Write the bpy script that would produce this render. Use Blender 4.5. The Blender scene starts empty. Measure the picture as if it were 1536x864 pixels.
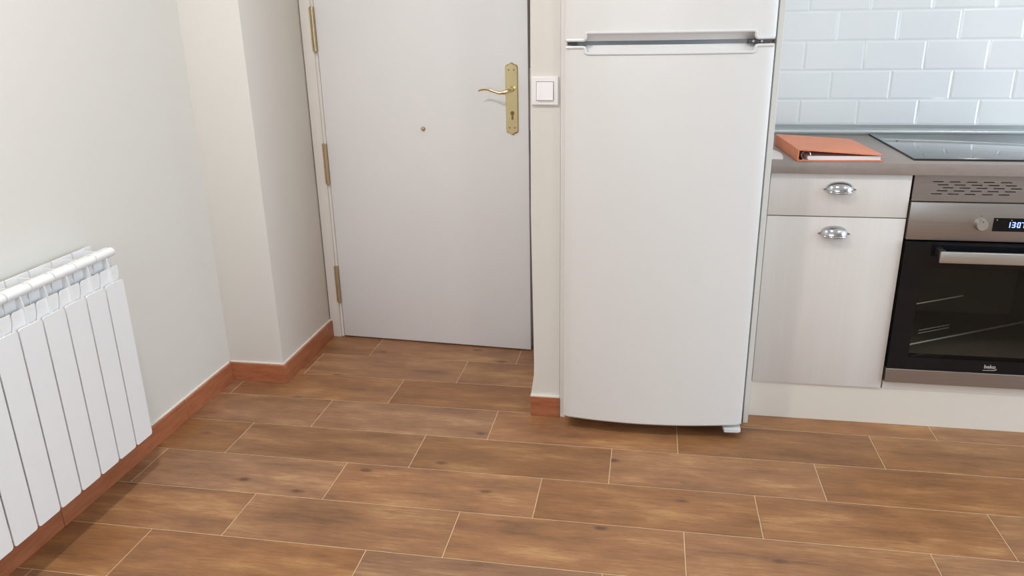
import bpy, bmesh, math, random
from mathutils import Vector, Matrix

S = bpy.context.scene
C = S.collection

# ------------------------------------------------------------------ camera
F_PX, PITCH, YAW, ROLL = 1167.5, 0.3342, 0.1768, -0.0184
CAM = Vector((-0.7662, -2.4208, 1.2729))
fw = Vector((-math.sin(YAW) * math.cos(PITCH), math.cos(YAW) * math.cos(PITCH), -math.sin(PITCH)))
r0 = Vector((math.cos(YAW), math.sin(YAW), 0))
d0 = fw.cross(r0)
cr, sr = math.cos(ROLL), math.sin(ROLL)
rt = r0 * cr - d0 * sr
up = -(r0 * sr + d0 * cr)
cam_data = bpy.data.cameras.new('camera')
cam_data.sensor_width = 36
cam_data.lens = 36 * F_PX / 1536
cam_data.clip_start = 0.02
cam = bpy.data.objects.new('camera', cam_data)
C.objects.link(cam)
m = Matrix((rt, up, -fw)).transposed().to_4x4()
m.translation = CAM
cam.matrix_world = m
S.camera = cam

# ------------------------------------------------------------------ world, daylight, exposure
w = bpy.data.worlds.new('world'); S.world = w
w.use_nodes = True
w.node_tree.nodes['Background'].inputs[0].default_value = (0.75, 0.86, 1.0, 1)
w.node_tree.nodes['Background'].inputs[1].default_value = 1.0

def area(name, loc, rot, sx, sy, power, col, shape='RECTANGLE'):
    l = bpy.data.lights.new(name, 'AREA'); l.shape = shape; l.size = sx; l.size_y = sy
    l.energy = power; l.color = col
    o = bpy.data.objects.new(name, l); o.location = loc; o.rotation_euler = rot
    C.objects.link(o); return o

# daylight entering through the glazed balcony door in the right wall and the window behind
area('daylight_window_right_offscreen', (2.597, -1.15, 1.25), (0, math.radians(90), 0), 1.96, 1.66, 105, (0.66, 0.84, 1.0))
area('daylight_window_back_offscreen', (-0.9, -4.195, 1.5), (math.radians(90), 0, 0), 1.76, 1.26, 36, (0.76, 0.89, 1.0))

S.view_settings.view_transform = 'Standard'
S.view_settings.look = 'None'
S.view_settings.gamma = 1
S.view_settings.use_curve_mapping = False
S.view_settings.exposure = -0.56
S.cycles.use_denoising = True
S.cycles.max_bounces = 10
S.cycles.diffuse_bounces = 6

# ------------------------------------------------------------------ materials
def lin(c):
    return tuple(((v / 255) / 12.92 if v / 255 <= .04045 else ((v / 255 + .055) / 1.055) ** 2.4) for v in c) + (1,)

class NT:
    def __init__(s, name):
        s.m = bpy.data.materials.new(name); s.m.use_nodes = True
        s.t = s.m.node_tree; s.b = s.t.nodes['Principled BSDF']
    def n(s, kind, **kw):
        x = s.t.nodes.new(kind)
        for k, v in kw.items():
            if k in x.inputs: x.inputs[k].default_value = v
            else: setattr(x, k, v)
        return x
    def l(s, a, b): s.t.links.new(a, b)
    def ramp(s, fac, stops):
        r = s.n('ShaderNodeValToRGB'); e = r.color_ramp.elements
        while len(e) < len(stops): e.new(.5)
        for i, (p, c) in enumerate(stops): e[i].position = p; e[i].color = c
        s.l(fac, r.inputs[0]); return r.outputs[0]
    def mix(s, fac, a, b, mode='MIX'):
        x = s.n('ShaderNodeMix', data_type='RGBA', blend_type=mode)
        for sock, v in ((x.inputs[0], fac), (x.inputs[6], a), (x.inputs[7], b)):
            if hasattr(v, 'links') or isinstance(v, bpy.types.NodeSocket): s.l(v, sock)
            else: sock.default_value = v
        return x.outputs[2]
    def math(s, op, a, b=0.0, clamp=False):
        x = s.n('ShaderNodeMath', operation=op, use_clamp=clamp)
        for sock, v in ((x.inputs[0], a), (x.inputs[1], b)):
            if isinstance(v, bpy.types.NodeSocket): s.l(v, sock)
            else: sock.default_value = v
        return x.outputs[0]
    def coords(s, scale=(1, 1, 1), rnd=0.0, kind='Object'):
        tc = s.n('ShaderNodeTexCoord'); mp = s.n('ShaderNodeMapping')
        mp.inputs['Scale'].default_value = scale
        src = tc.outputs[kind]
        if rnd:
            oi = s.n('ShaderNodeObjectInfo')
            v = s.n('ShaderNodeVectorMath', operation='SCALE')
            v.inputs[0].default_value = (rnd, rnd * .71, rnd * .37)
            s.l(oi.outputs['Random'], v.inputs['Scale'])
            a = s.n('ShaderNodeVectorMath', operation='ADD')
            s.l(src, a.inputs[0]); s.l(v.outputs[0], a.inputs[1]); src = a.outputs[0]
        s.l(src, mp.inputs['Vector']); return mp.outputs[0]
    def noise(s, vec, scale, detail=4, rough=.55):
        x = s.n('ShaderNodeTexNoise', Scale=scale, Detail=detail, Roughness=rough)
        s.l(vec, x.inputs['Vector']); return x.outputs['Fac']
    def bump(s, h, strength=.1, dist=.001):
        b = s.n('ShaderNodeBump', Strength=strength, Distance=dist)
        s.l(h, b.inputs['Height']); s.l(b.outputs[0], s.b.inputs['Normal'])

def simple(name, col, rough=.5, metal=0.0, var=.04, vscale=12, spec=None, coat=0, bump=0):
    M = NT(name); c = lin(col)
    v = M.noise(M.coords(), vscale, 3)
    dark = tuple(x * (1 - var) for x in c[:3]) + (1,); lite = tuple(min(1, x * (1 + var)) for x in c[:3]) + (1,)
    M.l(M.ramp(v, [(.3, dark), (.7, lite)]), M.b.inputs['Base Color'])
    M.b.inputs['Roughness'].default_value = rough; M.b.inputs['Metallic'].default_value = metal
    if spec is not None: M.b.inputs['Specular IOR Level'].default_value = spec
    if coat: M.b.inputs['Coat Weight'].default_value = coat; M.b.inputs['Coat Roughness'].default_value = .05
    if bump: M.bump(M.noise(M.coords(), 260, 2), bump, .0006)
    return M.m

def wood_tile():
    M = NT('wood_look_porcelain')
    p = M.coords((1, 1, 1), 61)
    big = M.noise(M.coords((1.5, 6, 1), 61), 2.4, 3, .5)
    grain = M.noise(M.coords((2.0, 30, 1), 47), 4.6, 9, .7)
    mott = M.noise(M.coords((1, 2.2, 1), 31), 11, 6, .62)
    fine = M.noise(M.coords((3, 60, 1), 29), 6, 6, .65)
    f = M.math('ADD', M.math('ADD', M.math('MULTIPLY', big, .46), M.math('MULTIPLY', grain, .30)), M.math('MULTIPLY', mott, .24))
    base = M.ramp(f, [(.36, lin((116, 83, 58))), (.46, lin((143, 101, 68))), (.53, lin((155, 111, 75))), (.62, lin((178, 136, 92)))])
    base = M.mix(M.math('MULTIPLY', M.math('SUBTRACT', .55, fine, True), 2.0, True), base, lin((104, 70, 50)))
    oi = M.n('ShaderNodeObjectInfo')
    hs = M.n('ShaderNodeHueSaturation')
    r2 = M.math('FRACT', M.math('MULTIPLY', oi.outputs['Random'], 7.31))
    M.l(M.math('ADD', M.math('MULTIPLY', oi.outputs['Random'], .14), .92), hs.inputs['Saturation'])
    M.l(M.math('ADD', M.math('MULTIPLY', r2, .24), .93), hs.inputs['Value'])
    M.l(base, hs.inputs['Color']); base = hs.outputs[0]
    # knots: sparse elongated dark spots
    vo = M.n('ShaderNodeTexVoronoi', Scale=1.0); M.l(M.coords((5.2, 10.5, 1), 83), vo.inputs['Vector'])
    sp = M.n('ShaderNodeSeparateColor'); M.l(vo.outputs['Color'], sp.inputs[0])
    keep = M.math('GREATER_THAN', sp.outputs[0], .42)
    wob = M.noise(M.coords((1, 1, 1), 83), 40, 2)
    dd = M.math('ADD', vo.outputs['Distance'], M.math('MULTIPLY', M.math('SUBTRACT', wob, .5), .09))
    kn = M.ramp(dd, [(.05, (1, 1, 1, 1)), (.14, (0, 0, 0, 1))])
    base = M.mix(M.math('MULTIPLY', M.math('MULTIPLY', kn, keep), .75), base, lin((84, 58, 44)))
    M.l(base, M.b.inputs['Base Color'])
    M.l(M.math('ADD', M.math('MULTIPLY', grain, .2), .30), M.b.inputs['Roughness'])
    M.b.inputs['Specular IOR Level'].default_value = .45
    M.bump(M.math('ADD', M.math('MULTIPLY', fine, .4), grain), .10, .0012)
    return M.m

def laminate():
    M = NT('pale_wood_grain_laminate')
    g = M.noise(M.coords((9, 9, .5)), 1.6, 4, .6)
    f = M.noise(M.coords((160, 160, 3)), 1.6, 4, .6)
    c = M.ramp(M.math('ADD', M.math('MULTIPLY', g, .75), M.math('MULTIPLY', f, .25)),
               [(.3, lin((211, 204, 198))), (.5, lin((216, 209, 203))), (.7, lin((220, 214, 208)))])
    M.l(c, M.b.inputs['Base Color']); M.b.inputs['Roughness'].default_value = .42
    M.bump(f, .06, .0005); return M.m

def brushed(name, col, rough=.34, horizontal=True):
    M = NT(name); c = lin(col)
    sc = (2, 2, 400) if horizontal else (400, 400, 2)
    v = M.noise(M.coords(sc), 1.5, 4)
    M.l(M.ramp(v, [(.3, tuple(x * .9 for x in c[:3]) + (1,)), (.7, tuple(min(1, x * 1.08) for x in c[:3]) + (1,))]), M.b.inputs['Base Color'])
    M.b.inputs['Metallic'].default_value = .85
    M.l(M.math('ADD', M.math('MULTIPLY', v, .12), rough - .06), M.b.inputs['Roughness'])
    M.bump(v, .04, .0003); return M.m

def paint(name, col):
    M = NT(name); c = lin(col)
    v = M.noise(M.coords((1, 1, 1)), 1.3, 3); g = M.noise(M.coords((1, 1, 1)), 190, 3)
    M.l(M.ramp(v, [(.3, tuple(x * .985 for x in c[:3]) + (1,)), (.7, c)]), M.b.inputs['Base Color'])
    M.b.inputs['Roughness'].default_value = .72; M.b.inputs['Specular IOR Level'].default_value = .3
    M.bump(g, .08, .0008); return M.m

def baseboard_mat():
    M = NT('red_brown_baseboard_tile')
    g = M.noise(M.coords((5, 5, 34), 23), 2.4, 5, .6)
    M.l(M.ramp(g, [(.3, lin((156, 92, 63))), (.5, lin((170, 104, 71))), (.7, lin((181, 116, 81)))]), M.b.inputs['Base Color'])
    M.b.inputs['Roughness'].default_value = .38; M.bump(g, .06, .0006); return M.m

def glass_dark(name, col, alpha):
    M = NT(name)
    tr = M.n('ShaderNodeBsdfTransparent'); tr.inputs[0].default_value = (.8, .78, .74, 1)
    mx = M.n('ShaderNodeMixShader'); mx.inputs[0].default_value = alpha
    v = M.noise(M.coords(), 3, 2)
    M.l(M.ramp(v, [(.3, lin(col)), (.7, lin(tuple(min(255, x + 3) for x in col)))]), M.b.inputs['Base Color'])
    M.b.inputs['Roughness'].default_value = .04
    out = M.t.nodes['Material Output']
    M.l(tr.outputs[0], mx.inputs[1]); M.l(M.b.outputs[0], mx.inputs[2]); M.l(mx.outputs[0], out.inputs[0])
    return M.m

def emit(name, col, st):
    M = NT(name); M.b.inputs['Base Color'].default_value = (0, 0, 0, 1)
    M.b.inputs['Emission Color'].default_value = col; M.b.inputs['Emission Strength'].default_value = st
    return M.m

MT = dict(
    wall=paint('matte_cream_wall_paint', (223, 219.5, 213)),
    ceil=paint('white_ceiling_paint', (236, 235, 232)),
    floor=wood_tile(),
    grout=simple('pale_beige_grout', (214, 186, 152), .85, var=.08, vscale=60),
    caulk=simple('white_caulk', (236, 230, 220), .6),
    base=baseboard_mat(),
    door=simple('light_grey_door_laminate', (233, 232, 233), .38, var=.012, vscale=3),
    frame=simple('white_door_frame_lacquer', (228, 223, 218), .4, var=.01),
    dedge=simple('grey_door_edge', (120, 115, 113), .5),
    rubber=simple('black_rubber_seal', (24, 23, 24), .7),
    brass=simple('polished_brass', (226, 208, 160), .16, 1.0, var=.03, vscale=30),
    brass_d=simple('satin_brass_hinge', (206, 186, 148), .33, 1.0, var=.05, vscale=60),
    brass_k=simple('tarnished_brass', (150, 122, 84), .35, .9),
    dark=simple('dark_metal', (52, 50, 50), .45, .5),
    switch=simple('white_switch_plastic', (240, 236, 236), .28, var=.01),
    fridge=simple('white_appliance_enamel', (221, 219, 216), .36, var=.008, vscale=2, coat=.12),
    fridge_in=simple('white_fridge_plastic', (218, 217, 216), .35, var=.01),
    gasket=simple('grey_gasket_rubber', (176, 179, 182), .6),
    plate_d=simple('dark_grey_hinge_plastic', (70, 70, 72), .5),
    panel=simple('white_melamine_panel', (221, 217, 210), .4, var=.012, vscale=4),
    plinth=simple('white_plinth_board', (222, 214, 203), .42, var=.015, vscale=5),
    lam=laminate(),
    carc=simple('white_carcass_board', (214, 204, 194), .5, var=.01),
    work=simple('taupe_brushed_laminate_worktop', (147, 135, 128), .36, var=.05, vscale=40, bump=.05),
    steel=brushed('brushed_stainless_steel', (164, 157, 152), .36),
    steel_l=brushed('satin_steel_handle', (190, 186, 180), .38),
    chrome=simple('satin_nickel', (196, 196, 198), .16, 1.0, var=.03, vscale=40),
    alu=brushed('satin_aluminium_profile', (196, 203, 206), .32),
    rodm=simple('bright_rod_white', (250, 250, 248), .3, .2),
    black=simple('black_oven_glass', (20, 22, 25), .06, var=.05, spec=.32),
    oglass=glass_dark('smoked_oven_window_glass', (30, 29, 28), .22),
    cavity=simple('dark_enamel_cavity', (150, 145, 137), .4),
    hob=simple('black_ceramic_hob_glass', (26, 29, 30), .03, var=.05, spec=1.0, coat=1),
    tile=simple('glossy_white_metro_tile', (235, 237, 237), .08, var=.01, vscale=5, coat=.4),
    tgrout=simple('white_tile_grout', (228, 231, 232), .7, var=.02),
    binder=simple('orange_binder_cover', (226, 136, 96), .5, var=.04, vscale=20, bump=.08),
    paper=simple('white_paper', (238, 236, 238), .8, var=.015),
    rad=simple('white_radiator_enamel', (236, 236, 236), .3, var=.006, vscale=4),
    led=emit('blue_white_led', (.34, .48, 1.0, 1), 3.2),
    logo=simple('silver_logo_print', (196, 192, 188), .4, .4),
    lamp=emit('lit_lamp_diffuser', (1.0, .93, .84, 1), 14.0),
    wframe=simple('white_window_frame', (236, 236, 234), .4),
)
g = NT('window_glass'); g.b.inputs['Transmission Weight'].default_value = 1; g.b.inputs['Roughness'].default_value = 0.0
MT['wglass'] = g.m

# ------------------------------------------------------------------ helpers
def V(*a): return Vector(a)

def add_box(bm, x0, x1, y0, y1, z0, z1, bev=0.0, seg=2):
    vs = [bm.verts.new(p) for p in ((x0, y0, z0), (x1, y0, z0), (x1, y1, z0), (x0, y1, z0), (x0, y0, z1), (x1, y0, z1), (x1, y1, z1), (x0, y1, z1))]
    fs = [bm.faces.new([vs[i] for i in q]) for q in ((3, 2, 1, 0), (4, 5, 6, 7), (0, 1, 5, 4), (1, 2, 6, 5), (2, 3, 7, 6), (3, 0, 4, 7))]
    if bev:
        es = list({e for f in fs for e in f.edges})
        bmesh.ops.bevel(bm, geom=es, offset=bev, segments=seg, affect='EDGES', profile=.5)

def add_prism(bm, poly, axis, a, b):
    """extrude a closed 2-D polygon between a and b on the given axis (0,1,2)"""
    def mk(p, t):
        q = list(p); q.insert(axis, t); return bm.verts.new(q)
    A = [mk(p, a) for p in poly]; B = [mk(p, b) for p in poly]; n = len(poly)
    bm.faces.new(A); bm.faces.new(B[::-1])
    for i in range(n): bm.faces.new((A[i], A[(i + 1) % n], B[(i + 1) % n], B[i]))

def add_tube(bm, pts, rad, n=12, cap=True):
    pts = [Vector(p) for p in pts]
    rads = rad if isinstance(rad, (list, tuple)) else [rad] * len(pts)
    rings = []; ref = None
    for i, p in enumerate(pts):
        t = (pts[min(i + 1, len(pts) - 1)] - pts[max(i - 1, 0)]).normalized()
        if ref is None:
            ref = t.orthogonal().normalized()
        u = (ref - t * ref.dot(t)).normalized(); v = t.cross(u); ref = u
        r = rads[i]; ra, rb = r if isinstance(r, tuple) else (r, r)
        rings.append([bm.verts.new(p + u * math.cos(2 * math.pi * k / n) * ra + v * math.sin(2 * math.pi * k / n) * rb) for k in range(n)])
    for A, B in zip(rings, rings[1:]):
        for k in range(n): bm.faces.new((A[k], A[(k + 1) % n], B[(k + 1) % n], B[k]))
    if cap: bm.faces.new(rings[0][::-1]); bm.faces.new(rings[-1])

def obj(name, bm, mat, parent=None, smooth=False, origin=None):
    bmesh.ops.recalc_face_normals(bm, faces=bm.faces[:])
    if origin is None:
        lo = [min(v.co[i] for v in bm.verts) for i in range(3)]; hi = [max(v.co[i] for v in bm.verts) for i in range(3)]
        origin = Vector(((lo[0] + hi[0]) / 2, (lo[1] + hi[1]) / 2, lo[2]))
    for v in bm.verts: v.co -= origin
    me = bpy.data.meshes.new(name); bm.to_mesh(me); bm.free()
    if smooth:
        me.shade_smooth()
        me.set_sharp_from_angle(angle=math.radians(38))
    me.materials.append(MT[mat])
    o = bpy.data.objects.new(name, me); C.objects.link(o)
    pl = Vector((0, 0, 0))
    if parent is not None:
        o.parent = parent; q = parent
        while q is not None: pl += q.location; q = q.parent
    o.location = origin - pl
    return o

def box(name, x0, x1, y0, y1, z0, z1, mat, parent=None, bev=0.0, seg=2):
    bm = bmesh.new(); add_box(bm, x0, x1, y0, y1, z0, z1, bev, seg)
    return obj(name, bm, mat, parent, smooth=bev > 0)

def tag(o, label, cat, group=None, kind=None):
    o['label'] = label; o['category'] = cat
    if group: o['group'] = group
    if kind: o['kind'] = kind
    return o

def thing(name, loc, label, cat, group=None, kind=None):
    o = bpy.data.objects.new(name, None); o.location = loc; o.empty_display_size = .1
    C.objects.link(o); return tag(o, label, cat, group, kind)

def dup(o, parent=None, off=None):
    c = o.copy(); C.objects.link(c); c.parent = parent
    if off is not None: c.location = o.location + Vector(off)
    for ch in list(o.children): dup(ch, c)
    return c

# ------------------------------------------------------------------ room shell
XL, XP, YP, YD, YK = -2.285, -2.072, 0.030, 0.480, 0.585
XR, YB, ZC = 2.55, -4.15, 2.5
PIL, PIR, PIY = -1.115, -1.028, -0.090

bm = bmesh.new(); add_box(bm, XL - .12, XR + .12, YB - .12, .95, -.09, -.0012)
floor = obj('floor', bm, 'grout')
tag(floor, 'brown wood-look plank tile floor with pale grout lines', 'floor', kind='structure')

TW, TL, TG, TH = .1936, .5989, .0024, .009
ROWX = [-1.842, -2.0334, -1.6353, -1.8387, -2.0403, -2.2336, -1.8348, -2.034]
Y0 = .4967
full = None
for r in range(-1, 24):
    if 0 <= r < 8: x0 = ROWX[r]
    elif r == -1: x0 = -1.64
    else: x0 = (-1.635, -1.836, -2.035)[(r - 8) % 3]
    y1 = Y0 - r * TW - TG / 2; y0 = Y0 - (r + 1) * TW + TG / 2
    if y0 < YB: y0 = YB
    if y1 > .66: y1 = .66
    if y1 - y0 < .02: continue
    n0 = math.floor((XL - x0) / TL)
    for n in range(n0, 9):
        a = x0 + n * TL + TG / 2; b = x0 + (n + 1) * TL - TG / 2
        a2, b2 = max(a, XL), min(b, XR)
        if b2 - a2 < .004: continue
        if y1 > .5 and not (-2.3 < (a2 + b2) / 2 < -1.0): continue
        whole = a2 == a and b2 == b and abs((y1 - y0) - (TW - TG)) < 1e-6
        if whole and full is not None:
            o = bpy.data.objects.new('floor_tile', full); C.objects.link(o); o.parent = floor
            o.location = Vector(((a + b) / 2, (y0 + y1) / 2, -TH)) - floor.location
            continue
        bm = bmesh.new(); add_box(bm, a2, b2, y0, y1, -TH, 0.0, .0008, 1)
        o = obj('floor_tile', bm, 'floor', floor)
        if whole: full = o.data

# left wall, pillar, door wall, pier, kitchen wall, right, back
wl = box('wall_left', XL - .12, XL, YB - .12, YP, 0, ZC, 'wall')
tag(wl, 'plain pale cream wall behind the white radiator', 'wall', kind='structure')
bm = bmesh.new(); add_box(bm, XL - .12, XP, YP, .66, 0, ZC, .003, 2)
tag(obj('wall_pillar', bm, 'wall', smooth=True), 'cream boxed-out wall corner beside the entrance door', 'wall', kind='structure')
box_h = box('wall_door', XP, PIL, YD, .62, 2.07, ZC, 'wall')
tag(box_h, 'cream wall strip above the entrance door', 'wall', kind='structure')
# pier: end of partition wall, flaring out slightly above its baseboard
bm = bmesh.new()
prof = [(PIL + .003, ZC), (PIL, 1.3), (PIL - .004, .7), (PIL + .002, .19), (PIL + .001, .145), (PIL - .008, .085), (PIL - .010, .072), (PIL + .002, .070), (PIL + .002, 0), (PIR, 0), (PIR, ZC)]
add_prism(bm, prof, 1, PIY, .66)
tag(obj('wall_pier', bm, 'wall'), 'narrow cream wall end between door and fridge', 'wall', kind='structure')
wk = box('wall_kitchen', PIR, XR + .12, YK, YK + .12, 0, ZC, 'wall')
tag(wk, 'kitchen wall clad with glossy white bevelled metro tiles', 'wall', kind='structure')

# window walls (behind and to the right of the photograph's view)
def wall_with_window(name, axis, p, a0, a1, wa0, wa1, wz0, wz1, t, label):
    bm = bmesh.new()
    for (u0, u1, z0, z1) in ((a0, wa0, 0, ZC), (wa1, a1, 0, ZC), (wa0, wa1, 0, wz0), (wa0, wa1, wz1, ZC)):
        if u1 - u0 < 1e-4 or z1 - z0 < 1e-4: continue
        if axis == 0: add_box(bm, p, p + t, u0, u1, z0, z1)
        else: add_box(bm, u0, u1, p, p + t, z0, z1)
    return tag(obj(name, bm, 'wall'), label, 'wall', kind='structure')
wall_with_window('wall_right', 0, XR, YB - .12, YK, -2.0, -.3, .25, 2.25, .12, 'cream wall with a tall glazed opening')
wall_with_window('wall_back', 1, YB - .12, XL, XR, -1.8, 0.0, .85, 2.15, .12, 'cream wall with a wide window')
def window(name, axis, p, a0, a1, z0, z1, label):
    w_ = thing(name, V(p, (a0 + a1) / 2, z0) if axis == 0 else V((a0 + a1) / 2, p, z0), label, 'window', kind='structure')
    bm = bmesh.new(); f = .06; mid = (a0 + a1) / 2
    for (u0, u1, q0, q1) in ((a0, a1, z0, z0 + f), (a0, a1, z1 - f, z1), (a0, a0 + f, z0 + f, z1 - f), (a1 - f, a1, z0 + f, z1 - f), (mid - f / 2, mid + f / 2, z0 + f, z1 - f)):
        if axis == 0: add_box(bm, p, p + .05, u0, u1, q0, q1)
        else: add_box(bm, u0, u1, p, p + .05, q0, q1)
    obj('window_frame', bm, 'wframe', w_)
    for (u0, u1) in ((a0 + f, mid - f / 2), (mid + f / 2, a1 - f)):
        if axis == 0: box('pane', p + .022, p + .028, u0, u1, z0 + f, z1 - f, 'wglass', w_)
        else: box('pane', u0, u1, p + .022, p + .028, z0 + f, z1 - f, 'wglass', w_)
window('window_1', 0, XR + .05, -2.0, -.3, .25, 2.25, 'tall white framed balcony window with two panes')
window('window_2', 1, YB - .1, -1.8, 0.0, .85, 2.15, 'wide white framed window with two panes')
ce = box('ceiling', XL - .12, XR + .12, YB - .12, YK + .12, ZC, ZC + .08, 'ceil')
tag(ce, 'plain white ceiling', 'ceiling', kind='structure')

# ceiling downlights
def downlight(x, y, power):
    t = thing('ceiling_light', V(x, y, ZC - .03), 'round white surface downlight fixed to the ceiling', 'light', 'ceiling downlights')
    bm = bmesh.new(); add_tube(bm, [(x, y, ZC - .03), (x, y, ZC)], .11, 32)
    obj('housing', bm, 'wframe', t, smooth=True)
    bm = bmesh.new(); add_tube(bm, [(x, y, ZC - .033), (x, y, ZC - .029)], .09, 32)
    obj('diffuser', bm, 'lamp', t, smooth=True)
    l = bpy.data.lights.new('ceiling_lamp_offscreen', 'AREA'); l.shape = 'DISK'; l.size = .15; l.energy = power; l.color = (1.0, .965, .92)
    o = bpy.data.objects.new('ceiling_lamp_offscreen', l); o.location = (0, 0, -.006); o.parent = t; C.objects.link(o)
for (x, y, p) in ((-1.75, -1.3, 30), (-.35, -1.3, 8), (1.05, -1.3, 9)):
    downlight(x, y, p)

# ------------------------------------------------------------------ baseboards
BH, BT = .072, .012
def bb_piece(parent, x0, x1, y0, y1):
    o = box('baseboard_tile', x0, x1, y0, y1, 0, BH, 'base', parent, .0012, 1); return o
bl = thing('baseboard_left', V(XL, -1, 0), 'red-brown tile baseboard along the wall under the radiator', 'baseboard', kind='structure')
edges = [YP - .0125, -.288, -.888, -1.488, -2.088, -2.688, -3.288, -3.888, YB + .002]
for a, b in zip(edges, edges[1:]): bb_piece(bl, XL, XL + BT, b + .0012, a)
box('caulk_line', XL, XL + .004, YB + .002, YP - .0125, BH, BH + .004, 'caulk', bl)
bp = thing('baseboard_pillar', V(XP, YP, 0), 'short red-brown tile baseboard wrapping the boxed wall corner', 'baseboard', kind='structure')
bb_piece(bp, XL, XP + BT, YP - BT, YP); bb_piece(bp, XP, XP + BT, YP + .0008, YD)
box('caulk_line', XL + .004, XP + .004, YP - .004, YP, BH, BH + .004, 'caulk', bp)
box('caulk_line', XP, XP + .004, YP, YD, BH, BH + .004, 'caulk', bp)
br = thing('baseboard_pier', V((PIL + PIR) / 2, PIY - .006, 0), 'small red-brown baseboard tile at the wall end beside the fridge', 'baseboard', kind='structure')
bb_piece(br, PIL - .010, PIR + .001, PIY - .011, PIY)
box('caulk_line', PIL - .010, PIR + .001, PIY - .010, PIY, BH, BH + .004, 'caulk', br)

# ------------------------------------------------------------------ entrance door
HX, HY = -2.014, YD
dr = thing('door_1', V(HX, HY, 0), 'light grey entrance door standing slightly ajar, with brass lever handle', 'door', kind='structure')
DW, DT, DZ0, DZ1 = .812, .042, .006, 2.04
box('door_slab', HX + .002, HX + DW, HY, HY + DT, DZ0, DZ1, 'door', dr, .0015, 2)
box('door_edge', HX + DW, HX + DW + .0015, HY + .003, HY + DT - .002, DZ0 + .002, DZ1 - .002, 'dedge', dr)
box('latch_plate', HX + DW + .001, HX + DW + .003, HY + .012, HY + .032, .88, 1.10, 'steel_l', dr)
# brass lock plate with shaped ends
px, pz0, pz1, hw = HX + .752, .867, 1.119, .0235
plate = bmesh.new()
outl = []
def half(sgn, zt):
    pts = [(hw, .016), (hw, .012), (.020, .005), (.012, .0035), (.006, -.001), (0, -.0035)]
    return [(x, zt - sgn * dz) for x, dz in pts]
topp = half(1, pz1); bot = half(-1, pz0)
outl = [(px + x, z) for x, z in topp] + [(px - x, z) for x, z in topp[::-1][1:]] + [(px - x, z) for x, z in bot] + [(px + x, z) for x, z in bot[::-1][1:]]
o3 = [(px + (x - px) * .86, (z - .993) * .965 + .993) for x, z in outl]
A = [plate.verts.new((x, HY, z)) for x, z in outl]; B = [plate.verts.new((x, HY - .003, z)) for x, z in outl]; D = [plate.verts.new((x, HY - .007, z)) for x, z in o3]
n = len(outl)
for R1, R2 in ((A, B), (B, D)):
    for i in range(n): plate.faces.new((R1[i], R1[(i + 1) % n], R2[(i + 1) % n], R2[i]))
plate.faces.new(D); plate.faces.new(A[::-1])
pl = obj('lock_plate', plate, 'brass', dr)
for zz in (1.096, .891):
    for sx in (-.010, .010):
        bm = bmesh.new(); add_tube(bm, [(px + sx, HY - .0065, zz), (px + sx, HY - .0085, zz)], [.0032, .0024], 10); obj('screw', bm, 'brass_k', pl, True)
bm = bmesh.new(); add_tube(bm, [(px + .002, HY - .006, .944), (px + .002, HY - .010, .944)], .0078, 16); add_box(bm, px - .0015, px + .0055, HY - .0095, HY - .006, .920, .944, .001, 1)
ky = obj('keyhole_cylinder', bm, 'brass_k', pl, True)
box('key_slot', px + .0012, px + .0028, HY - .0106, HY - .0098, .938, .950, 'dark', ky)
lz = 1.030
bm = bmesh.new()
pts = [(px, HY - .005, lz), (px, HY - .02, lz), (px, HY - .040, lz - .001), (px - .006, HY - .049, lz - .004), (px - .018, HY - .052, lz - .009), (px - .036, HY - .053, lz - .011), (px - .058, HY - .052, lz - .005), (px - .078, HY - .051, lz + .001), (px - .095, HY - .050, lz + .0015), (px - .108, HY - .049, lz - .002), (px - .114, HY - .048, lz - .006)]
add_tube(bm, pts, [.011, .0095, .0085, .0085, .0075, (.006, .0055), (.0062, .0042), (.0065, .0036), (.006, .003), (.0045, .0024), (.002, .0014)], 14)
obj('lever_handle', bm, 'brass', pl, True)
kx, kz = HX + .405, .882
bm = bmesh.new(); add_tube(bm, [(kx, HY, kz), (kx, HY - .002, kz), (kx, HY - .005, kz), (kx, HY - .010, kz), (kx, HY - .0125, kz)], [.0085, .0085, .006, .0062, .003], 16)
obj('brass_knob', bm, 'brass_d', dr, True)
dr.rotation_euler.z = -math.radians(3.4)
# frame and hinges
fr = thing('trim_1', V(HX, YD, 0), 'white lacquered frame around the entrance door', 'door frame', kind='structure')
bm = bmesh.new(); add_box(bm, XP + .0030, HX - .012, YD - .004, .60, 0, 2.10, .002, 2); obj('jamb', bm, 'frame', fr, True)
bm = bmesh.new(); add_box(bm, HX - .012, HX - .001, YD + .004, .60, 0, 2.06, .001, 1); obj('rebate', bm, 'frame', fr, True)
bm = bmesh.new(); add_box(bm, HX + DW + .004, PIL - .0105, YD - .004, .60, 0, 2.10); obj('jamb', bm, 'frame', fr)
bm = bmesh.new(); add_box(bm, HX - .001, HX + DW + .004, YD + .02, .60, 2.045, 2.10); obj('head', bm, 'frame', fr)
bm = bmesh.new(); add_box(bm, HX + DW - .014, HX + DW + .004, YD + .048, .60, 0, 2.06); obj('door_seal', bm, 'rubber', fr)
bm = bmesh.new(); add_box(bm, HX - .001, HX + .012, YD + .048, .60, 0, 2.06); obj('door_seal', bm, 'rubber', fr)
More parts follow.
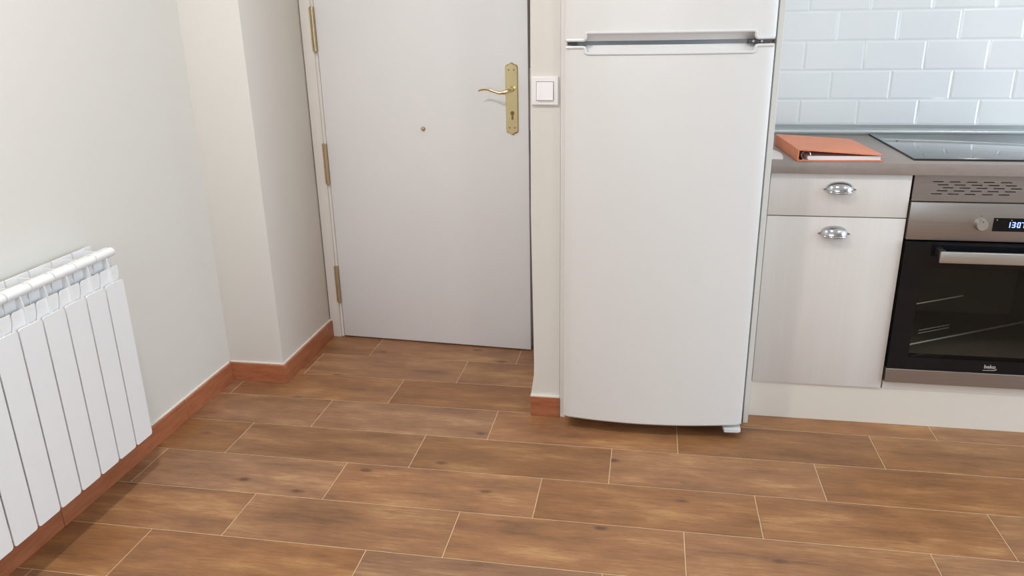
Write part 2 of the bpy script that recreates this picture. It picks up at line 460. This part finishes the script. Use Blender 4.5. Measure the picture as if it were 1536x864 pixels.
for hz in (.158, .661, 1.166, 1.671):
    bm = bmesh.new(); add_tube(bm, [(HX - .004, HY - .007, hz), (HX - .004, HY - .007, hz + .158)], .0065, 14)
    add_tube(bm, [(HX - .004, HY - .007, hz - .004), (HX - .004, HY - .007, hz)], [.004, .0065], 14)
    add_box(bm, HX - .0165, HX - .004, HY - .0062, HY - .0028, hz, hz + .158)
    h = obj('hinge', bm, 'brass_d', fr, True)
    for q in (.052, .104, .13):
        bm = bmesh.new(); add_tube(bm, [(HX - .004, HY - .007, hz + q), (HX - .004, HY - .007, hz + q + .0012)], .0068, 14); obj('knuckle_joint', bm, 'brass_d', h)
# dark landing beyond the door
tag(box('wall_landing', XP - .02, PIL + .02, .665, .70, 0, 2.1, 'wall'), 'landing wall hidden behind the entrance door', 'wall', kind='structure')

# ------------------------------------------------------------------ light switch
sw = thing('light_switch', V(-1.072, PIY, 1.028), 'square white rocker light switch on the wall end by the fridge', 'switch')
bm = bmesh.new()
def rect(x0, x1, z0, z1, y): return [bm.verts.new(p) for p in ((x0, y, z0), (x1, y, z0), (x1, y, z1), (x0, y, z1))]
loops = [rect(-1.112, -1.033, 1.028, 1.109, PIY), rect(-1.112, -1.033, 1.028, 1.109, PIY - .0068), rect(-1.1098, -1.0352, 1.0302, 1.1068, PIY - .009),
         rect(-1.0988, -1.0462, 1.0412, 1.0963, PIY - .009), rect(-1.0988, -1.0462, 1.0412, 1.0963, PIY)]
for R1, R2 in zip(loops, loops[1:]):
    for i in range(4): bm.faces.new((R1[i], R1[(i + 1) % 4], R2[(i + 1) % 4], R2[i]))
obj('switch_frame', bm, 'switch', sw)
box('rocker_recess', -1.0988, -1.0462, PIY - .0015, PIY, 1.0412, 1.0963, 'switch', sw)
bm = bmesh.new(); add_prism(bm, [(PIY - .001, 1.0430), (PIY - .0150, 1.0430), (PIY - .0112, 1.0945), (PIY - .001, 1.0945)], 0, -1.0970, -1.0480)
obj('rocker', bm, 'switch', sw)

# ------------------------------------------------------------------ radiator
PT, N = .0765, 12
RY = -.598
rad = thing('radiator', V(XL, RY - PT * N / 2, 0), 'white aluminium sectional wall radiator with flat front panels', 'radiator')
def rad_section(yc):
    D = lambda d: XL + d
    bm = bmesh.new(); hw2 = PT / 2 - .0020
    add_prism(bm, [(D(.030), .150), (D(.1015), .150), (D(.1015), .600), (D(.1020), .625), (D(.1005), .650), (D(.095), .682), (D(.080), .688), (D(.030), .690)], 1, yc - .0014, yc + .0014)
    # rolled nose along the top front edge
    nose = [(D(.0845) + .0122 * math.cos(a), .6895 + .0122 * math.sin(a)) for a in [math.radians(-78 + k * 18) for k in range(12)]] + [(D(.070), .7005), (D(.069), .6965), (D(.076), .692), (D(.079), .683)]
    add_prism(bm, nose, 1, yc - hw2, yc + hw2)
    add_prism(bm, [(D(.070), .60), (D(.074), .60), (D(.082), .684), (D(.078), .688)], 1, yc - hw2 + .001, yc + hw2 - .001)
    # rear rail and rear plate, water column, hub
    add_box(bm, D(.022), D(.026), yc - hw2, yc + hw2, .150, .704)
    add_box(bm, D(.0255), D(.066), yc - .0016, yc + .0016, .680, .6995)
    add_box(bm, D(.046), D(.072), yc - .014, yc + .014, .13, .672)
    add_tube(bm, [(D(.059), yc - PT / 2, .655), (D(.059), yc + PT / 2, .655)], .019, 12)
    add_tube(bm, [(D(.059), yc - PT / 2, .165), (D(.059), yc + PT / 2, .165)], .019, 12)
    s = obj('section', bm, 'rad', rad, True)
    bm = bmesh.new(); add_tube(bm, [(D(.0845), yc - PT / 2 - .003, .6895), (D(.0845), yc - PT / 2 + .003, .6895)], .0085, 16); obj('joint_ring', bm, 'rad', s, True)
    # front panel, rounded corners
    bm = bmesh.new(); r = .007; z0, z1 = .130, .613; q = PT / 2 - .0024
    poly = []
    for (cy, cz, a0) in ((yc + q - r, z1 - r, 0), (yc - q + r, z1 - r, 90), (yc - q + r, z0 + r, 180), (yc + q - r, z0 + r, 270)):
        for k in range(5):
            a = math.radians(a0 + k * 22.5); poly.append((cy + r * math.cos(a), cz + r * math.sin(a)))
    add_prism(bm, poly, 0, D(.1012), D(.1052))
    f = obj('front_panel', bm, 'rad', s)
    # air deflector plate seen above the front panel
    bm = bmesh.new()
    sc = [(.50, -.010), (.604, -.010), (.612, -.007), (.620, -.003), (.630, 0), (.640, .001), (.646, .003), (.650, .006), (.652, .011)]
    cut = [(yc - PT / 2 + o_, z_) for z_, o_ in sc] + [(yc + PT / 2 - .003 + .001, .652)] + [(yc + PT / 2 - .003 + o_, z_) for z_, o_ in sc[::-1][3:]]
    add_prism(bm, cut, 0, D(.0930), D(.0955))
    obj('air_deflector', bm, 'rad', s)
    return s
s0 = rad_section(RY - PT / 2)
for k in range(1, N): dup(s0, rad, (0, -PT * k, 0))
for yb in (RY - 1.5 * PT - PT / 2, RY - (N - 1.5) * PT):
    box('wall_bracket', XL + .0005, XL + .05, yb - .012, yb + .012, .60, .625, 'rad', rad)
bm = bmesh.new(); add_tube(bm, [(XL + .059, RY - N * PT - .05, .165), (XL + .059, RY - N * PT, .165)], .014, 12)
add_tube(bm, [(XL + .059, RY - N * PT - .045, .165), (XL + .059, RY - N * PT - .045, 0)], .008, 12); obj('inlet_pipe', bm, 'chrome', rad, True)

# ------------------------------------------------------------------ fridge
FX0, FX1 = -1.006, -.444
def fy(x):
    t = (x - FX0) / (FX1 - FX0)
    return -.172 + .020 * t - .030 * 4 * t * (1 - t) * (1.0 if True else 0)
FZ = 1.2015
fg = thing('fridge', V((FX0 + FX1) / 2, .12, 0), 'tall white fridge freezer with a recessed grip between its two doors', 'fridge')
box('cabinet_body', FX0 + .002, FX1 - .002, -.098, .52, .035, 1.60, 'fridge', fg, .003, 2)
NX0, NX1 = -.949, -.496      # hand grip notch
def xs_list():
    xs = [FX0 + (FX1 - FX0) * k / 36 for k in range(37)]
    for e in (NX0, NX1): 
        xs = [x for x in xs if abs(x - e) > .012]
        s = 1 if e == NX0 else -1
        xs += [e, e + s * .001, e + s * .004, e + s * .009]
    return sorted(xs)
def notch(x, lo, hi, r=.009):
    """height of the notch edge: lo outside, hi inside, rounded shoulders"""
    d = min(x - NX0, NX1 - x)
    if d <= 0: return lo
    if d >= r: return hi
    return hi + (lo - hi) * (0.35 * (1 - math.sqrt(max(0, 1 - ((r - d) / r) ** 2))) + 0 * r)
def fridge_door(name, z_flat, edge, top_end):
    """door skin following the bowed front; edge(x) is the notched end at the grip"""
    bm = bmesh.new(); xs = xs_list(); rows = []
    for x in xs:
        e = edge(x); er = .004
        y = fy(x)
        if x in (xs[0], xs[-1]): y += .005
        sg = 1 if z_flat > e else -1
        rows.append([bm.verts.new((x, -.100, z_flat)), bm.verts.new((x, y + .006, z_flat)), bm.verts.new((x, y, z_flat - sg * .006)), bm.verts.new((x, y, (z_flat * .5 + e * .5))),
                     bm.verts.new((x, y, e + sg * er)), bm.verts.new((x, y + er, e)), bm.verts.new((x, -.100, e))])
    for A_, B_ in zip(rows, rows[1:]):
        for k in range(6): bm.faces.new((A_[k], B_[k], B_[k + 1], A_[k + 1]))
        bm.faces.new((A_[6], B_[6], B_[0], A_[0]))
    bm.faces.new(rows[0]); bm.faces.new(rows[-1][::-1])
    return obj(name, bm, 'fridge', fg, True)
lowE = lambda x: notch(x, FZ - .0065, 1.176)
upE = lambda x: notch(x, FZ + .0065, 1.229)
ld = fridge_door('fridge_door', .042, lowE, 1)
ud = fridge_door('freezer_door', 1.60, upE, 0)
# grip scoops and white lips
for par, lo, hi, sg in ((ld, 1.176, FZ - .0045, 1), (ud, 1.229, FZ + .0065, -1)):
    bm = bmesh.new(); n = 24; prev = None
    for k in range(n + 1):
        x = NX0 + .001 + (NX1 - NX0 - .002) * k / n
        ring = [bm.verts.new((x, fy(x) + .003, lo)), bm.verts.new((x, fy(x) + .010, lo + (hi - lo) * .2)), bm.verts.new((x, fy(x) + .024, hi)), bm.verts.new((x, -.1005, hi)), bm.verts.new((x, -.1005, lo))]
        if prev:
            for j in range(5): bm.faces.new((prev[j], prev[(j + 1) % 5], ring[(j + 1) % 5], ring[j]))
        else: bm.faces.new(ring)
        prev = ring
    bm.faces.new(prev[::-1])
    obj('grip_scoop', bm, 'fridge_in', par, True)
    bm = bmesh.new(); e = lo - sg * .001; fl = FZ - sg * .0095
    path = [(FX0 + .004, fl)] + [(NX0 - .006, fl), (NX0 - .002, fl - sg * .002), (NX0, fl - sg * .006), (NX0, e + sg * .006), (NX0 + .002, e + sg * .002), (NX0 + .006, e)]
    path += [(NX0 + .006 + (NX1 - NX0 - .012) * k / 16, e) for k in range(1, 17)]
    path += [(NX1 - .002, e + sg * .002), (NX1, e + sg * .006), (NX1, fl - sg * .006), (NX1 + .002, fl - sg * .002), (NX1 + .006, fl), (FX1 - .004, fl)]
    add_tube(bm, [(x, fy(x) + .0006, z) for x, z in path], .0044, 8)
    obj('grip_lip', bm, 'fridge_in', par, True)
bm = bmesh.new(); add_box(bm, FX0 + .012, FX1 - .012, -.138, -.097, FZ - .0055, FZ + .0075); obj('door_gasket', bm, 'gasket', fg)
bm = bmesh.new(); add_box(bm, FX1 - .072, FX1 - .010, -.158, -.110, FZ - .004, FZ + .006, .001, 1); hg = obj('hinge_cover', bm, 'plate_d', fg)
for q in (-.058, -.036): 
    bm = bmesh.new(); add_tube(bm, [(FX1 + q, -.1575, FZ + .001), (FX1 + q, -.1605, FZ + .001)], .003, 10); obj('screw', bm, 'gasket', hg)
bm = bmesh.new(); add_box(bm, FX0 + .006, FX0 + .030, -.163, -.110, FZ - .004, FZ + .003, .001, 1); obj('hinge_cover', bm, 'plate_d', fg)
bm = bmesh.new()
add_prism(bm, [(FX1 - .056, -.150), (FX1 - .052, -.168), (FX1 - .012, -.166), (FX1 - .002, -.160), (FX1 - .001, -.095), (FX1 - .056, -.095)], 2, .024, .034)
obj('lower_hinge_plate', bm, 'fridge_in', fg)
for fx in (FX0 + .05, FX1 - .05):
    for yy in (-.06, .46):
        bm = bmesh.new(); add_tube(bm, [(fx, yy, 0), (fx, yy, .036)], .016, 14); obj('foot', bm, 'dark', fg, True)

# niche panels either side of the fridge
tag(box('side_panel', -.4262, -.4105, -.052, YK, 0, 2.1, 'panel', bev=.0008, seg=1), 'tall white board between the fridge and the drawer cabinet', 'panel')
tag(box('side_panel', PIR + .0012, -1.0082, -.095, YK, 0, 2.1, 'frame', bev=.0008, seg=1), 'thin white filler board between the wall end and the fridge', 'panel')

# ------------------------------------------------------------------ base cabinet
CX0, CX1 = -.4005, 0.0
ZT, Z2, ZB = .820, .688, .1285
cab = thing('base_cabinet', V(-.2, .28, ZB), 'pale wood-grain base cabinet with one drawer above one door', 'cabinet')
box('carcass', -.4105, CX1 - .002, .020, YK, ZB + .002, ZT, 'carc', cab)
box('edge_strip', -.410, CX0 - .001, .016, .0205, ZB + .001, ZT - .001, 'carc', cab)
def cup(par, xc, zc, yf):
    bm = bmesh.new(); a, h, d = .039, .019, .025; nu, nv = 18, 8; grid = []
    for i in range(nu + 1):
        t = math.pi * i / nu; row = []
        for j in range(nv + 1):
            s = math.pi / 2 * j / nv
            # quarter dome: closed at the top, open towards the floor
            x = xc - a * math.cos(t); k = math.sin(t)
            row.append(bm.verts.new((x, yf - d * k * math.sin(s), zc - .0115 + (h + .004) * k ** .8 * math.cos(s) - .0075 * k * math.sin(s) ** 2)))
        grid.append(row)
    for A_, B_ in zip(grid, grid[1:]):
        for j in range(nv):
            try: bm.faces.new((A_[j], B_[j], B_[j + 1], A_[j + 1]))
            except ValueError: pass
    # rolled front rim bulging under the dome
    rim = [(xc - a * math.cos(math.pi * i / 18), yf - .001 - d * math.sin(math.pi * i / 18), zc - .012 - .0075 * math.sin(math.pi * i / 18)) for i in range(19)]
    add_tube(bm, rim, [.0014 + .0022 * math.sin(math.pi * i / 18) for i in range(19)], 10)
    for sg in (-1, 1):
        add_prism(bm, [(xc + sg * (a - .004), zc - .006), (xc + sg * (a + .008), zc - .0112), (xc + sg * (a + .008), zc - .0128), (xc + sg * (a - .004), zc - .015)], 1, yf - .0028, yf)
    o = obj('cup_handle', bm, 'chrome', par, True)
    md = o.modifiers.new('thick', 'SOLIDIFY'); md.thickness = .0012
    return o
d1 = box('drawer_front', CX0, CX1 - .003, 0, .0195, Z2 + .0015, ZT - .0015, 'lam', cab, .0012, 2)
cup(d1, -.2010, .7845, 0)
d2 = box('cabinet_door', CX0, CX1 - .003, 0, .0195, ZB, Z2 - .0015, 'lam', cab, .0012, 2)
cup(d2, -.2020, .6485, 0)
pln = box('plinth_board', -.4105, .60, .006, .022, 0, ZB - .002, 'plinth')
tag(pln, 'long white plinth board under the cabinet and oven', 'plinth')
tag(box('end_panel', .60, .618, 0, YK, 0, ZT, 'panel'), 'white end board beside the built-in oven', 'panel')

# ------------------------------------------------------------------ worktop, trim, hob
ZW = .8545
wt = box('worktop', -.4105, .62, -.014, YK, ZT, ZW, 'work', bev=.002, seg=2)
tag(wt, 'taupe laminate kitchen worktop', 'worktop')
bm = bmesh.new()
prof = [(YK, ZW), (YK - .0215, ZW), (YK - .0225, ZW + .003)] + [(YK - .009 - .0135 * math.cos(math.radians(t)), ZW + .0085 + .0135 * math.sin(math.radians(t))) for t in range(0, 91, 15)] + [(YK - .0088, ZW + .0345), (YK, ZW + .0345)]
add_prism(bm, prof, 0, -.4105, .62)
tag(obj('trim_2', bm, 'alu', smooth=True), 'shiny grey sealing profile where worktop meets the tiles', 'trim', kind='structure')
hob = thing('hob', V(.3, .3, ZW), 'black glass ceramic hob reflecting the tiles, set on the worktop', 'hob')
box('glass', .008, .592, .040, .556, ZW, ZW + .0055, 'hob', hob, .0018, 2)
for (a, b, c, d) in ((.0055, .0085, .038, .558), (.5915, .5945, .038, .558), (.0085, .5915, .038, .0405), (.0085, .5915, .5555, .558)):
    box('edge_trim', a, b, c, d, ZW, ZW + .0045, 'dark', hob)
bm = bmesh.new(); add_tube(bm, [(.052, .385, ZW + .0054), (.052, .385, ZW + .0062)], .004, 12); obj('marking', bm, 'rubber', hob)

# backsplash tiles (bevelled metro, running bond)
def metro(x0, x1, z0, z1):
    bm = bmesh.new(); t, be = .0085, .0065; yb = YK; g_ = .0006
    x0 += g_; x1 -= g_; z0 += g_; z1 -= g_
    A_ = [bm.verts.new(p) for p in ((x0, yb, z0), (x1, yb, z0), (x1, yb, z1), (x0, yb, z1))]
    B_ = [bm.verts.new(p) for p in ((x0, yb - .0068, z0), (x1, yb - .0068, z0), (x1, yb - .0068, z1), (x0, yb - .0068, z1))]
    D_ = [bm.verts.new(p) for p in ((x0 + be, yb - t, z0 + be), (x1 - be, yb - t, z0 + be), (x1 - be, yb - t, z1 - be), (x0 + be, yb - t, z1 - be))]
    for R1, R2 in ((A_, B_), (B_, D_)):
        for i in range(4): bm.faces.new((R1[i], R1[(i + 1) % 4], R2[(i + 1) % 4], R2[i]))
    bm.faces.new(D_); bm.faces.new(A_[::-1])
    return bm
fullt = None; random.seed(4)
for r in range(7):
    z0 = .8775 + .0995 * r; off = -.238 if r % 2 == 0 else -.140
    for n in range(-2, 7):
        a, b = off + n * .199, off + (n + 1) * .199
        a2, b2 = max(a, -.4105), min(b, 1.02)
        if b2 - a2 < .02: continue
        wh = a2 == a and b2 == b
        zz = z0 if r else ZW + .0347
        if r == 0: wh = False
        jx, jz = random.uniform(-.006, .006), random.uniform(-.004, .004)
        if wh and fullt:
            o = bpy.data.objects.new('wall_tile', fullt); C.objects.link(o); o.parent = wk
            o.location = Vector(((a + b) / 2, YK - .004, z0 + .0009)) - wk.location
        else:
            o = obj('wall_tile', metro(a2, b2, zz, z0 + .0995), 'tile', wk)
            if wh: fullt = o.data
        o.rotation_euler = (jz, 0, jx)
box('tile_grout', -.4105, 1.02, YK - .0064, YK, ZW + .0346, .8775 + .0995 * 7, 'tgrout', wk)

# ------------------------------------------------------------------ oven
ov = thing('oven', V(.2985, .28, .15), 'built-in stainless steel oven with black glass door and clock display', 'oven')
OX0, OX1 = .0025, .5975
# ventilation strip with real slots
slots = []
for r, (zz, xo) in enumerate(((.8005, .0535), (.7915, .0680), (.7828, .0825), (.7738, .0680), (.7645, .0535))):
    for k in range(11):
        if k < 5 or True: slots.append((xo + k * .0455, xo + k * .0455 + .0288, zz - .0014, zz + .0014))
slots = [s for s in slots if s[1] < .30]
slots += [(.597 + .003 - s[1], .597 + .003 - s[0], s[2], s[3]) for s in slots if s[1] < .285]
vent_z0, vent_z1 = .7425, .8185
zs = sorted({vent_z0, vent_z1} | {round(s[2], 5) for s in slots} | {round(s[3], 5) for s in slots})
bm = bmesh.new()
for za, zb_ in zip(zs, zs[1:]):
    zm = (za + zb_) / 2
    cuts = sorted([(s[0], s[1]) for s in slots if s[2] < zm < s[3]])
    merged = []
    for c in cuts:
        if merged and c[0] <= merged[-1][1] + .001: continue
        merged.append(c)
    x = OX0
    for c in merged + [(OX1, OX1)]:
        if c[0] > x: add_box(bm, x, c[0], -.002, .006, za, zb_)
        x = c[1]
vp = obj('vent_panel', bm, 'steel', ov)
box('vent_backing', OX0, OX1, .045, .050, vent_z0, vent_z1, 'dark', vp)
cp = box('control_panel', OX0, OX1, -.006, .03, .6255, .7395, 'steel', ov, .0015, 2)
for kx_ in (.199, .397):
    bm = bmesh.new(); add_tube(bm, [(kx_, -.006, .678), (kx_, -.010, .678), (kx_, -.024, .678), (kx_, -.0265, .678)], [.0185, .0168, .0160, .0148], 28)
    k_ = obj('control_knob', bm, 'steel_l', cp, True)
    box('knob_mark', kx_ - .0007, kx_ + .0007, -.0270, -.0262, .686, .6915, 'dark', k_)
    box('dial_tick', kx_ - .0006, kx_ + .0006, -.0066, -.0058, .700, .7035, 'dark', cp)
dsp = box('display', .2335, .3635, -.0068, -.0055, .6575, .6975, 'black', cp)
# seven-segment clock digits 13:07
SEG = {'1': 'bc', '3': 'abgcd', '0': 'abcdef', '7': 'abc'}
def digit(ch, x, z, wd=.0082, ht=.0165, t=.0021):
    bm = bmesh.new(); y0, y1 = -.0076, -.0067
    P = dict(a=(0, wd, ht - t, ht), g=(0, wd, ht / 2 - t / 2, ht / 2 + t / 2), d=(0, wd, 0, t), f=(0, t, ht / 2, ht), b=(wd - t, wd, ht / 2, ht), e=(0, t, 0, ht / 2), c=(wd - t, wd, 0, ht / 2))
    for s in SEG[ch]:
        a, b, c, d = P[s]; add_box(bm, x + a, x + b, y0, y1, z + c, z + d)
    obj('clock_digit', bm, 'led', dsp)
for ch, x in zip('1307', (.2715, .2845, .2985, .3095)): digit(ch, x, .6695)
bm = bmesh.new(); add_box(bm, .2943, .2959, -.0076, -.0067, .6735, .6752); add_box(bm, .2943, .2959, -.0076, -.0067, .6805, .6822); obj('clock_colon', bm, 'led', dsp)
bm = bmesh.new(); add_tube(bm, [(.2425, -.0066, .6915), (.2425, -.0072, .6915)], .0016, 10); obj('indicator_mark', bm, 'gasket', dsp)
bm = bmesh.new(); add_tube(bm, [(.2815, -.0066, .6915), (.2815, -.0072, .6915)], .0014, 10); obj('indicator_mark', bm, 'gasket', dsp)
# cavity
CV = (.068, .529, .030, .44, .24, .545)
bm = bmesh.new()
x0, x1, y0, y1, z0, z1 = CV; tk = .004
add_box(bm, x0 - tk, x0, y0, y1, z0, z1); add_box(bm, x1, x1 + tk, y0, y1, z0, z1); add_box(bm, x0 - tk, x1 + tk, y1, y1 + tk, z0, z1)
add_box(bm, x0 - tk, x1 + tk, y0, y1, z0 - tk, z0); add_box(bm, x0 - tk, x1 + tk, y0, y1, z1, z1 + tk)
obj('cavity', bm, 'cavity', ov)
bm = bmesh.new(); add_box(bm, OX0 + .01, OX1 - .01, .4445, .56, .16, .735); add_box(bm, OX0 + .01, OX1 - .01, .02, .445, .5495, .735); add_box(bm, OX0 + .01, OX1 - .01, .02, .445, .16, .235)
obj('housing', bm, 'dark', ov)
# door
dg = thing  # alias kept short
bm = bmesh.new(); WX0, WX1, WZ0, WZ1 = .060, .537, .246, .540
for (a, b, c, d) in ((OX0, WX0, .204, .6205), (WX1, OX1, .204, .6205), (WX0, WX1, .204, WZ0), (WX0, WX1, WZ1, .6205)): add_box(bm, a, b, -.010, .024, c, d)
od = obj('oven_door', bm, 'black', ov)
box('door_window', WX0, WX1, -.0099, -.004, WZ0, WZ1, 'oglass', od)
box('door_bottom_strip', OX0, OX1, -.0105, .024, .156, .2035, 'steel', od, .001, 1)
bm = bmesh.new(); add_box(bm, .089, .508, -.0545, -.0445, .5685, .6035, .003, 3); ha = obj('door_handle', bm, 'steel_l', od, True)
for hx in (.096, .501):
    bm = bmesh.new(); add_box(bm, hx - .009, hx + .009, -.046, -.010, .582, .606, .002, 2); obj('handle_mount', bm, 'dark', ha, True)
# thin bright rods drawn as slanted lines behind the door window
rk = None
def rod(zz, x_a, y_a, L, rr, par, nm='slanted_rod'):
    bm = bmesh.new(); ca, sa = math.cos(math.radians(30)), math.sin(math.radians(30))
    add_tube(bm, [(x_a, y_a, zz), (x_a + ca * L, y_a + sa * L, zz)], rr, 8)
    return obj(nm, bm, 'rodm', par, True)
rk = rod(.268, .074, .040, .50, .0030, ov, 'slanted_rods')
rod(.300, .112, .085, .13, .0013, rk); rod(.290, .112, .085, .13, .0013, rk)
rod(.405, .072, .040, .20, .0022, rk)
# maker's logo on the door glass
def text_mesh(txt, size, loc, parent, mat):
    cu = bpy.data.curves.new('logo', 'FONT'); cu.body = txt; cu.size = size; cu.extrude = .0003; cu.align_x = 'CENTER'; cu.offset = .0004
    t = bpy.data.objects.new('tmp', cu); C.objects.link(t)
    me = bpy.data.meshes.new_from_object(t); bpy.data.objects.remove(t)
    o = bpy.data.objects.new('logo_letters', me); C.objects.link(o); me.materials.clear(); me.materials.append(MT[mat])
    o.parent = parent; q = parent; plc = Vector()
    while q is not None: plc += q.location; q = q.parent
    o.location = Vector(loc) - plc; o.rotation_euler = (math.radians(90), 0, 0); return o
text_mesh('beko', .0165, (.300, -.0103, .2215), od, 'logo')
bm = bmesh.new(); add_prism(bm, [(.281, .2150), (.312, .2165), (.318, .2185), (.3195, .2215), (.3205, .2185), (.318, .2158), (.312, .2145), (.281, .2136)], 1, -.0106, -.0099)
obj('logo_underline', bm, 'logo', od)
box('support_rail', OX0, OX1, .004, .022, ZB - .001, .1535, 'carc', ov)

# ------------------------------------------------------------------ binder and paper
ba = math.radians(3.8)
bx0, by0 = -.330, -.003
bd = thing('ring_binder', V(bx0, by0, ZW + .0006), 'orange ring binder lying closed on the worktop by the hob', 'binder')
def bobj(nm, bm, mat, par=None, sm=False): return obj(nm, bm, mat, par or bd, sm)
W_, L_, T_ = .243, .318, .035
def at(u, v, z): return (bx0 + u, by0 + v, ZW + .0006 + z)
def slab(bm, prof, v0, v1):
    add_prism(bm, [(bx0 + u, ZW + .0006 + z) for u, z in prof], 1, by0 + v0, by0 + v1)
bm = bmesh.new(); slab(bm, [(0, 0), (W_, 0), (W_, .003), (0, .003)], 0, L_); bobj('back_cover', bm, 'binder')
bm = bmesh.new(); slab(bm, [(-.001, .001), (.0025, .001), (.0035, T_ - .002), (.0005, T_ - .001)], 0, L_); bobj('spine', bm, 'binder')
bm = bmesh.new(); slab(bm, [(0, T_ - .003), (.012, T_ - .0032), (W_ + .001, .0155), (W_ + .001, .0185), (.014, T_), (.003, T_ + .0002), (0, T_ - .001)], 0, L_); bobj('front_cover', bm, 'binder')
for k in range(4):
    bm = bmesh.new(); zz = .0032 + .0028 * k
    slab(bm, [(.030, zz), (W_ - .004 - .002 * (k % 2), zz), (W_ - .004 - .002 * (k % 2), zz + .0025), (.030, zz + .0025)], .006, L_ - .008); bobj('paper_stack', bm, 'paper')
for v in (.012, .10, .20, .30):
    bm = bmesh.new(); pts = [at(.026 + .013 * math.cos(math.radians(t)), v, .0165 + .0125 * math.sin(math.radians(t))) for t in range(0, 361, 30)]
    add_tube(bm, pts, .0013, 8); bobj('binder_ring', bm, 'chrome', sm=True)
bm = bmesh.new(); slab(bm, [(.012, .003), (.034, .003), (.030, .006), (.016, .006)], .006, L_ - .006); bobj('ring_mechanism', bm, 'chrome')
bd.rotation_euler.z = ba
bm = bmesh.new(); add_prism(bm, [(-.405, .030), (-.366, .030), (-.361, .060), (-.357, .100), (-.356, .135), (-.362, .175), (-.372, .205), (-.405, .22)], 2, ZW, ZW + .0016)
tag(obj('paper_sheet', bm, 'paper'), 'white paper with curved edge lying beside the orange binder', 'paper')
